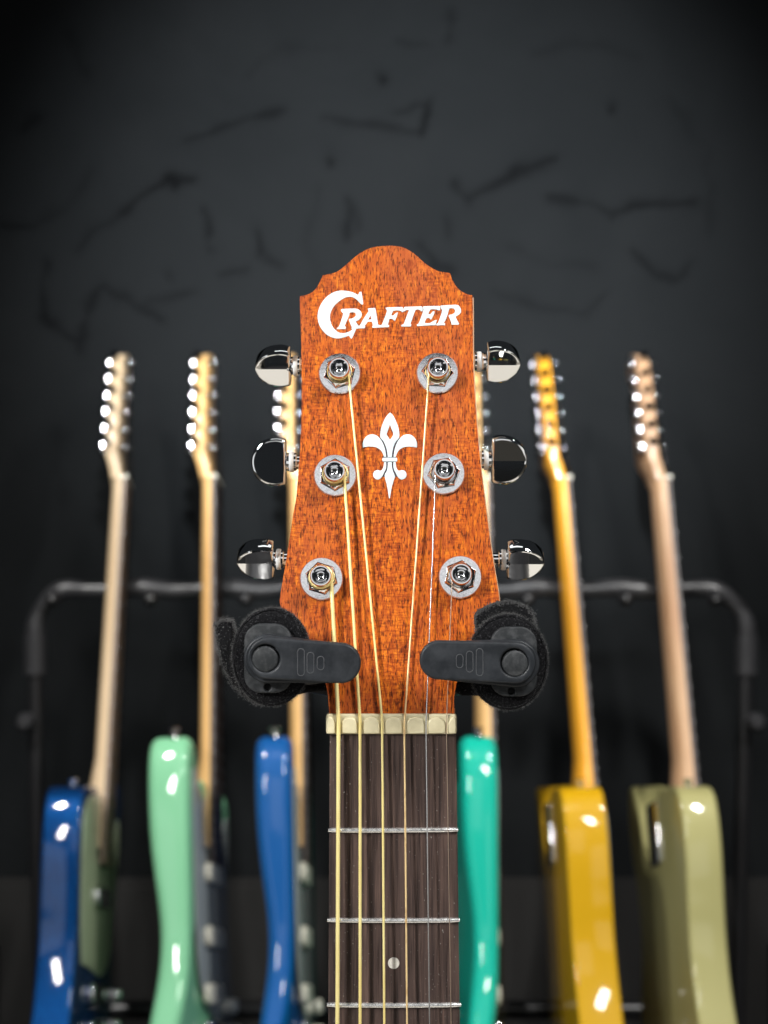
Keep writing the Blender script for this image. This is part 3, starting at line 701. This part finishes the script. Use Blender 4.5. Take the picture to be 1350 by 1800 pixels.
# ------------------------------------------------------------------ rack of electric guitars behind
RK = root('guitar_rack', (0, 1.36, 0), 'long black tubular guitar rack with rounded top corners standing before the wall', 'rack')
BY = 1.405
def bp_(px, py, Y=BY): return P(px, py, Y)
corner = []
def arc(cx, cy, r, a0, a1, n=9): return [(cx+r*math.cos(R(a0+(a1-a0)*i/n)), cy-r*math.sin(R(a0+(a1-a0)*i/n))) for i in range(n+1)]
path = [(78, 2000), (66, 1500), (62, 1150)]+arc(62+72, 1108, 72, 180, 90)+arc(1312-72, 1108, 72, 90, 0)+[(1312, 1150), (1302, 1500), (1292, 2000)]
wadd('frame_tube', tube([P(x, y, BY) for x, y in path], .0095, 16), M['rack_black'], RK)
wadd('top_padding', tube([P(x, y+(3*math.sin(x*.045)), BY) for x, y in [(62, 1160), (62, 1125)]+arc(134, 1108, 72, 180, 90)+[(134+i*24.6, 1036) for i in range(1, 45)]+arc(1240, 1108, 72, 90, 0)+[(1312, 1130), (1312, 1165)]],
     [.0108+.0014*math.sin(i*.9) for i in range(2+10+44+10+2)], 18), M['foam'], RK)
for x in (100, 270, 435, 600, 760, 925, 1095, 1250):
    o = wadd('peg', join([lathe([(0, .030), (.0035, .030), (.0075, .0265), (.0095, .021), (.0075, .015), (.0045, .012), (.0045, 0)], Matrix.Translation(P(x, 1057, BY-.008)) @ Matrix.Rotation(R(78), 4, 'X'), 20)]), M['rack_black'], RK)
for x, y in ((52, 1265), (1322, 1265)):
    wadd('clamp_knob', lathe([(0, .034), (.006, .034), (.010, .030), (.012, .020), (.010, .010), (.004, .006), (.004, 0)], Matrix.Translation(P(x, y, BY)) @ Matrix.Rotation(R(90), 4, 'X'), 24), M['foam'], RK)
for x, y in ((62, 1160), (1312, 1160)):
    a, b = P(x, y-40, BY), P(x, y+25, BY); wadd('corner_joint', tube([a, b], .0138, 20), M['foam'], RK)
for sx in (-.5, .5):
    wadd('foot_tube', tube([Vector((sx*.98, 1.405, .22)), Vector((sx*.98, 1.40, .05)), Vector((sx*.98, 1.36, .02)), Vector((sx*.98, .95, .02))], .0095, 12), M['rack_black'], RK)
wadd('lower_rail', tube([P(72, 1775, 1.47), P(1296, 1775, 1.47)], .012, 14), M['rack_black'], RK)
for yy, zz in ((1.03, .035), (1.40, .03)):
    wadd('base_bar', tube([Vector((-.49, yy, zz)), Vector((.49, yy, zz))], .013, 14), M['foam'], RK)

BL = .789   # nut to body end
def profile_body(outline, th, r):
    """closed outline (x,z) ccw -> rounded slab, front at y=0, back at y=-th"""
    ol = smooth_loop(outline, 5, 70); n = len(ol); V = []; Fc = []
    nr = []
    for i in range(n):
        a = Vector(ol[i-1]); b = Vector(ol[(i+1) % n]); t = (b-a).normalized(); nr.append(Vector((t.y, -t.x)))
    area_ = sum(ol[i-1][0]*ol[i][1]-ol[i][0]*ol[i-1][1] for i in range(n))
    if area_ < 0: nr = [-v for v in nr]
    k = 6; rings = []
    for i in range(k+1): a = R(90*i/k); rings.append((r*(1-math.sin(a)), -r*(1-math.cos(a))))
    for i in range(k+1): a = R(90*i/k); rings.append((r*(1-math.cos(a)), -th+r*(1-math.sin(a))))
    for ins, y in rings:
        for i in range(n):
            x, z = ol[i][0]-nr[i].x*ins, ol[i][1]-nr[i].y*ins
            V.append(Vector((x, y, z)))
    for rr in range(len(rings)-1):
        for j in range(n): Fc.append([rr*n+j, rr*n+(j+1) % n, (rr+1)*n+(j+1) % n, (rr+1)*n+j])
    Fc.append(list(range(n))[::-1]); Fc.append([(len(rings)-1)*n+j for j in range(n)])
    me = mesh(V, Fc); bm = bmesh.new(); bm.from_mesh(me); bmesh.ops.recalc_face_normals(bm, faces=bm.faces)
    caps = [f for f in bm.faces if len(f.verts) > 4]
    bmesh.ops.triangulate(bm, faces=caps); bm.to_mesh(me); bm.free(); return me
# outlines: x = bass side positive, z measured from the nut (negative towards the tail)
DOUBLE = [(.030, -.375), (.045, -.385), (.060, -.375), (.075, -.350), (.092, -.338), (.108, -.338), (.120, -.352), (.125, -.378), (.123, -.420), (.118, -.470), (.113, -.520), (.111, -.560),
          (.115, -.605), (.128, -.650), (.142, -.690), (.148, -.730), (.138, -.765), (.110, -.783), (.05, -.789), (-.03, -.787), (-.09, -.775), (-.140, -.745), (-.160, -.700), (-.158, -.650), (-.140, -.600),
          (-.118, -.550), (-.110, -.500), (-.118, -.455), (-.122, -.415), (-.115, -.385), (-.098, -.375), (-.082, -.385), (-.065, -.415), (-.045, -.435), (-.030, -.435)]
SINGLE = [(.029, -.388), (.060, -.388), (.095, -.390), (.117, -.400), (.127, -.425), (.127, -.465), (.119, -.515), (.113, -.560), (.116, -.610), (.128, -.660), (.142, -.705), (.146, -.745), (.130, -.775),
          (.08, -.789), (0, -.789), (-.08, -.787), (-.135, -.768), (-.160, -.728), (-.156, -.670), (-.132, -.610), (-.110, -.550), (-.110, -.495), (-.124, -.450), (-.128, -.405), (-.120, -.372), (-.103, -.362),
          (-.086, -.372), (-.066, -.412), (-.050, -.448), (-.029, -.450)]
shared = {}
def electric(label, npx, hpx, yaw, kind, paint_m, neck_m, board_m, guard_m, dn=1.91, dh=1.79, knob_m='chrome', plate_on=False, post_shift=0, thick=.045, tailz=-.388):
    N = P(npx[0], npx[1], dn-CD); Hh = P(hpx[0], hpx[1], dh-CD); zz = (N-Hh).normalized()
    y0 = Vector((1, 0, 0)); y0 = (y0-zz*y0.dot(zz)).normalized(); y_ = Matrix.Rotation(R(-yaw), 3, zz) @ y0; x_ = y_.cross(zz)
    base = N-zz*BL
    W = frame(base, x_, y_, zz)
    g = root('electric_guitar', (0, 0, 0), label, 'electric guitar', 'electric guitars standing in the rack behind'); g.matrix_world = W
    up = Matrix.Translation((0, 0, BL))
    def A(name, me, m, parent=g, sm=True, sharp=40):
        me.transform(up); o = add(name, me, m, None, sm)
        if sm: sharpen(me, sharp)
        o.parent = parent; return o
    ol = DOUBLE if kind == 'double' else SINGLE
    me = profile_body(ol, thick, .011 if kind == 'double' else .004)
    if kind == 'double':
        for v in me.vertices:   # belly cut behind, arm bevel in front
            x, y, z = v.co
            if y < -.02 and x > .02: v.co.y += .013*min(1, (x-.02)/.08)*math.exp(-((z+.56)/.085)**2)
            if y > -.02 and x > .05: v.co.y -= .016*min(1, (x-.05)/.08)*math.exp(-((z+.69)/.07)**2)
    me.transform(Matrix.Translation((0, -.010, 0)))
    body = A('body', me, M[paint_m], sharp=50)
    # neck: D section, 0 = fretboard plane
    V = []; Fc = []; ns = 13; zs = [0.0, -.006, -.02, -.06, -.12, -.18, -.24, -.30, -.345, -.37, -.40, -.45]
    for z in zs:
        t = -z/.45; wd = .0212+.007*t; dp = .0150+.002*t+(.007*max(0, (-z-.345)/.05) if z > -.396 else .007)
        if z > -.001: dp += .002
        for s in range(ns):
            q = math.pi*s/(ns-1); V.append(Vector((-wd*math.cos(q), -.0055-dp*math.sin(q)**.75, z)))
    for r in range(len(zs)-1):
        for s in range(ns-1): i = r*ns+s; Fc.append([i, i+1, i+ns+1, i+ns])
        i = r*ns; Fc.append([i, i+ns, i+2*ns-1, i+ns-1])
    Fc.append(list(range(ns))); Fc.append([(len(zs)-1)*ns+s for s in range(ns)][::-1])
    me = mesh(V, Fc); bm = bmesh.new(); bm.from_mesh(me); bmesh.ops.recalc_face_normals(bm, faces=bm.faces); bm.to_mesh(me); bm.free()
    neck = A('neck', me, M[neck_m], sharp=70)
    fb = mesh([(x, y, z) for z, wd in ((0, .0212), (-.468, .028)) for x, y in ((-wd, -.0055), (wd, -.0055), (wd, -.0008), (wd*.6, 0), (-wd*.6, 0), (-wd, -.0008))],
              [[0, 1, 7, 6], [1, 2, 8, 7], [2, 3, 9, 8], [3, 4, 10, 9], [4, 5, 11, 10], [5, 0, 6, 11], [5, 4, 3, 2, 1, 0], [6, 7, 8, 9, 10, 11]])
    board_o = A('fretboard', fb, M[board_m], sm=False)
    if 'fret' not in shared: shared['fret'] = tube([(-1, .0003, 0), (1, .0003, 0)], .0011, 6)
    for f in range(1, 22):
        z = -.648*(1-2**(-f/12)); wd = .0212+.0068*(-z/.468)
        o = bpy.data.objects.new('fret', shared['fret']); COL.objects.link(o); o.parent = board_o; o.location = (0, 0, BL+z); o.scale = (wd*.94, .6, 1)
    if not shared['fret'].materials: shared['fret'].materials.append(M['fret_dull'])
    # headstock set back behind the nut: swept slab
    rows = [(.000, -.0215, .0215, -.0055, .0145), (.008, -.0225, .0222, -.0070, .0140), (.018, -.026, .0235, -.0095, .0140), (.028, -.034, .0255, -.0125, .0142), (.040, -.042, .0260, -.0130, .0142),
            (.060, -.041, .0258, -.0130, .0142), (.090, -.037, .0245, -.0130, .0142), (.120, -.034, .0230, -.0130, .0142), (.145, -.034, .0205, -.0130, .0142), (.160, -.046, .016, -.0130, .0142), (.172, -.050, .006, -.0130, .0142), (.181, -.045, -.010, -.0130, .0142), (.186, -.034, -.022, -.0130, .0142)]
    V = []; Fc = []
    for z, a, b, yf, t in rows:
        e = .0016
        V += [Vector((a, yf-e, z)), Vector((a+e, yf, z)), Vector((b-e, yf, z)), Vector((b, yf-e, z)), Vector((b, yf-t+e, z)), Vector((b-e, yf-t, z)), Vector((a+e, yf-t, z)), Vector((a, yf-t+e, z))]
    for r in range(len(rows)-1):
        for j in range(8): Fc.append([r*8+j, r*8+(j+1) % 8, (r+1)*8+(j+1) % 8, (r+1)*8+j])
    Fc.append(list(range(8))[::-1]); Fc.append([(len(rows)-1)*8+j for j in range(8)])
    me = mesh(V, Fc); bm = bmesh.new(); bm.from_mesh(me); bmesh.ops.recalc_face_normals(bm, faces=bm.faces); bm.to_mesh(me); bm.free()
    A('headstock', me, M[neck_m], sharp=50)
    A('nut', box(-.0212, .0212, -.006, .0015, 0, .004), M['cream_plastic'], sm=False)
    # tuners: housing on the back, post on the front, button beyond the bass edge
    if 'tuner' not in shared:
        I = Matrix.Identity(4)
        hs = plate([rrect(-.0065, -.0085, .0065, .0085, .003)], .009, .002, frame((0, -.0272, 0), (1, 0, 0), (0, 0, -1), (0, 1, 0)) @ Matrix.Translation((0, 0, -.009)))
        ps = lathe([(0, .012), (.0026, .012), (.0032, .011), (.0026, .009), (.0026, .001), (.0048, .0008), (.0052, -.0005), (.0052, -.002)], frame((0, -.0130, 0), (1, 0, 0), (0, 0, -1), (0, 1, 0)), 16)
        shared['tuner'] = join([hs, ps]); shared['tuner'].materials.append(M['mid_chrome']); shared['tuner'].polygons.foreach_set('use_smooth', [True]*len(shared['tuner'].polygons))
        bt = lathe([(0, .0), (.0022, 0), (.0022, .0085), (.0040, .0095), (.0056, .012), (.0060, .0165), (.0045, .0205), (0, .0225)], frame((.006, -.0225, 0), (0, 0, 1), (0, 1, 0), (1, 0, 0)) , 16)
        for v in bt.vertices: v.co.y = -.0225+(v.co.y+.0225)*.62
        shared['button'] = bt; bt.materials.append(M['dull_chrome']); bt.polygons.foreach_set('use_smooth', [True]*len(bt.polygons))
    for k in range(6):
        z = .043+.0242*k; x = .0125-.0022*k
        o = bpy.data.objects.new('tuner', shared['tuner']); COL.objects.link(o); o.parent = g; o.location = (x, 0, BL+z)
        o2 = bpy.data.objects.new('tuner_button', shared['button']); COL.objects.link(o2); o2.parent = o; o2.rotation_euler = (R(random.uniform(-50, 50)), 0, 0); o2.location = (.004, 0, 0)
        rr = Matrix.Translation((0, -.0225, 0)) @ Matrix.Rotation(R(random.uniform(0, 180)), 4, 'X') @ Matrix.Translation((0, .0225, 0)); o2.matrix_local = Matrix.Translation((.004, 0, 0)) @ rr
        s0 = Vector((x-.003, -.006, z)); nx = -.017+.0068*(5-k if False else k)
        nx = .017-.0068*k; A('string', tube([s0, Vector((nx, .0018, .002)), Vector((nx*1.55, .004, -.640))], .00032, 5), M['dull_chrome'])
    # strap button at the upper horn or shoulder
    if kind == 'double': sb = Vector((.106, -.030, -.337))
    else: sb = Vector((.085, -.030, -.391))
    A('strap_button', lathe([(0, .010), (.0045, .010), (.0062, .0085), (.0045, .006), (.0038, .001), (.0065, -.0005), (.0065, -.002)], frame(sb, (1, 0, 0), (0, 1, 0), (0, 0, 1)), 20), M['chrome'])
    # front hardware
    gy = -.0092
    if kind == 'double': go = [(.034, -.395), (.060, -.400), (.088, -.372), (.104, -.372), (.106, -.400), (.096, -.46), (.088, -.52), (.060, -.60), (-.02, -.640), (-.060, -.660), (-.110, -.700), (-.140, -.665), (-.130, -.60), (-.100, -.52), (-.100, -.44), (-.098, -.405), (-.080, -.410), (-.060, -.440), (-.034, -.450), (0, -.465), (.030, -.450)]
    else: go = [(.032, -.395), (.075, -.398), (.108, -.412), (.118, -.440), (.110, -.490), (.098, -.540), (.080, -.580), (.02, -.585), (-.04, -.590), (-.090, -.560), (-.098, -.50), (-.110, -.45), (-.106, -.415), (-.095, -.405), (-.075, -.430), (-.040, -.462), (0, -.470), (.030, -.455)]
    gm = plate([smooth_loop(go, 3, 60)], .0024, .0006, frame((0, gy-.0012, 0), (1, 0, 0), (0, 0, 1), (0, -1, 0)) @ Matrix.Scale(-1, 4, (0, 0, 1)), 1)
    A('pickguard', gm, M[guard_m])
    for z in ((-.480, -.550, -.612) if kind == 'double' else (-.505, -.610)):
        A('pickup', plate([rrect(-.042, z-.011, .042, z+.011, .009)], .009, .002, frame((0, gy-.001, 0), (1, 0, 0), (0, 0, 1), (0, -1, 0)) @ Matrix.Scale(-1, 4, (0, 0, 1)), 2), M['cream_plastic' if kind == 'double' else 'chrome'])
    A('bridge', plate([rrect(-.040, -.672, .040, -.640, .004)], .010, .002, frame((0, gy-.001, 0), (1, 0, 0), (0, 0, 1), (0, -1, 0)) @ Matrix.Scale(-1, 4, (0, 0, 1)), 2), M['chrome'])
    kp = [(-.075, -.625), (-.100, -.655), (-.120, -.690)] if kind == 'double' else [(-.098, -.61), (-.100, -.645), (-.102, -.68)]
    for x, z in kp:
        A('knob', lathe([(0, .017), (.0075, .0165), (.0085, .015), (.0095, .002), (.0095, -.001)], frame((x, gy, z), (1, 0, 0), (0, 0, -1), (0, 1, 0)), 20), M[knob_m])
    if kind == 'single' or plate_on:
        po = A('neck_plate', plate([rrect(-.024, -.468, .024, -.396, .006)], .002, .0005, frame((0, -.010-thick-.0018, 0), (1, 0, 0), (0, 0, 1), (0, -1, 0)) @ Matrix.Translation((0, 0, -.0018)), 1), M['chrome'])
    bpy.context.view_layer.update()
    return g

electric('sparkling dark blue electric guitar with a sage pickguard, leftmost in the rack', (227, 850), (198, 1392), 0, 'single', 'sparkle_blue', 'maple_pale', 'mid_board', 'guard_sage', thick=.042)
electric('pale mint green electric guitar, between the sparkling dark blue one and the royal blue one', (385, 848), (385, 1392), 5, 'double', 'mint', 'maple_warm', 'dark_board', 'guard_grey', knob_m='cream_plastic', thick=.047)
electric('royal blue electric guitar, just left of the acoustic fretboard', (537, 848), (543, 1392), 1.5, 'double', 'blue', 'maple_warm', 'dark_board', 'guard_grey', knob_m='cream_plastic', thick=.041)
electric('bright turquoise electric guitar, just right of the acoustic fretboard', (860, 850), (869, 1392), -3, 'double', 'teal', 'maple_warm', 'dark_board', 'guard_grey', knob_m='cream_plastic', thick=.041)
electric('mustard gold electric guitar with an amber neck, between the turquoise and the olive ones', (1000, 850), (1046, 1390), -1, 'single', 'gold', 'maple_amber', 'dark_board', 'guard_grey', thick=.047)
electric('olive gold electric guitar with a pinkish brown neck, rightmost in the rack', (1172, 850), (1220, 1390), -4, 'single', 'olive', 'maple_rose', 'dark_board', 'guard_grey', thick=.041)
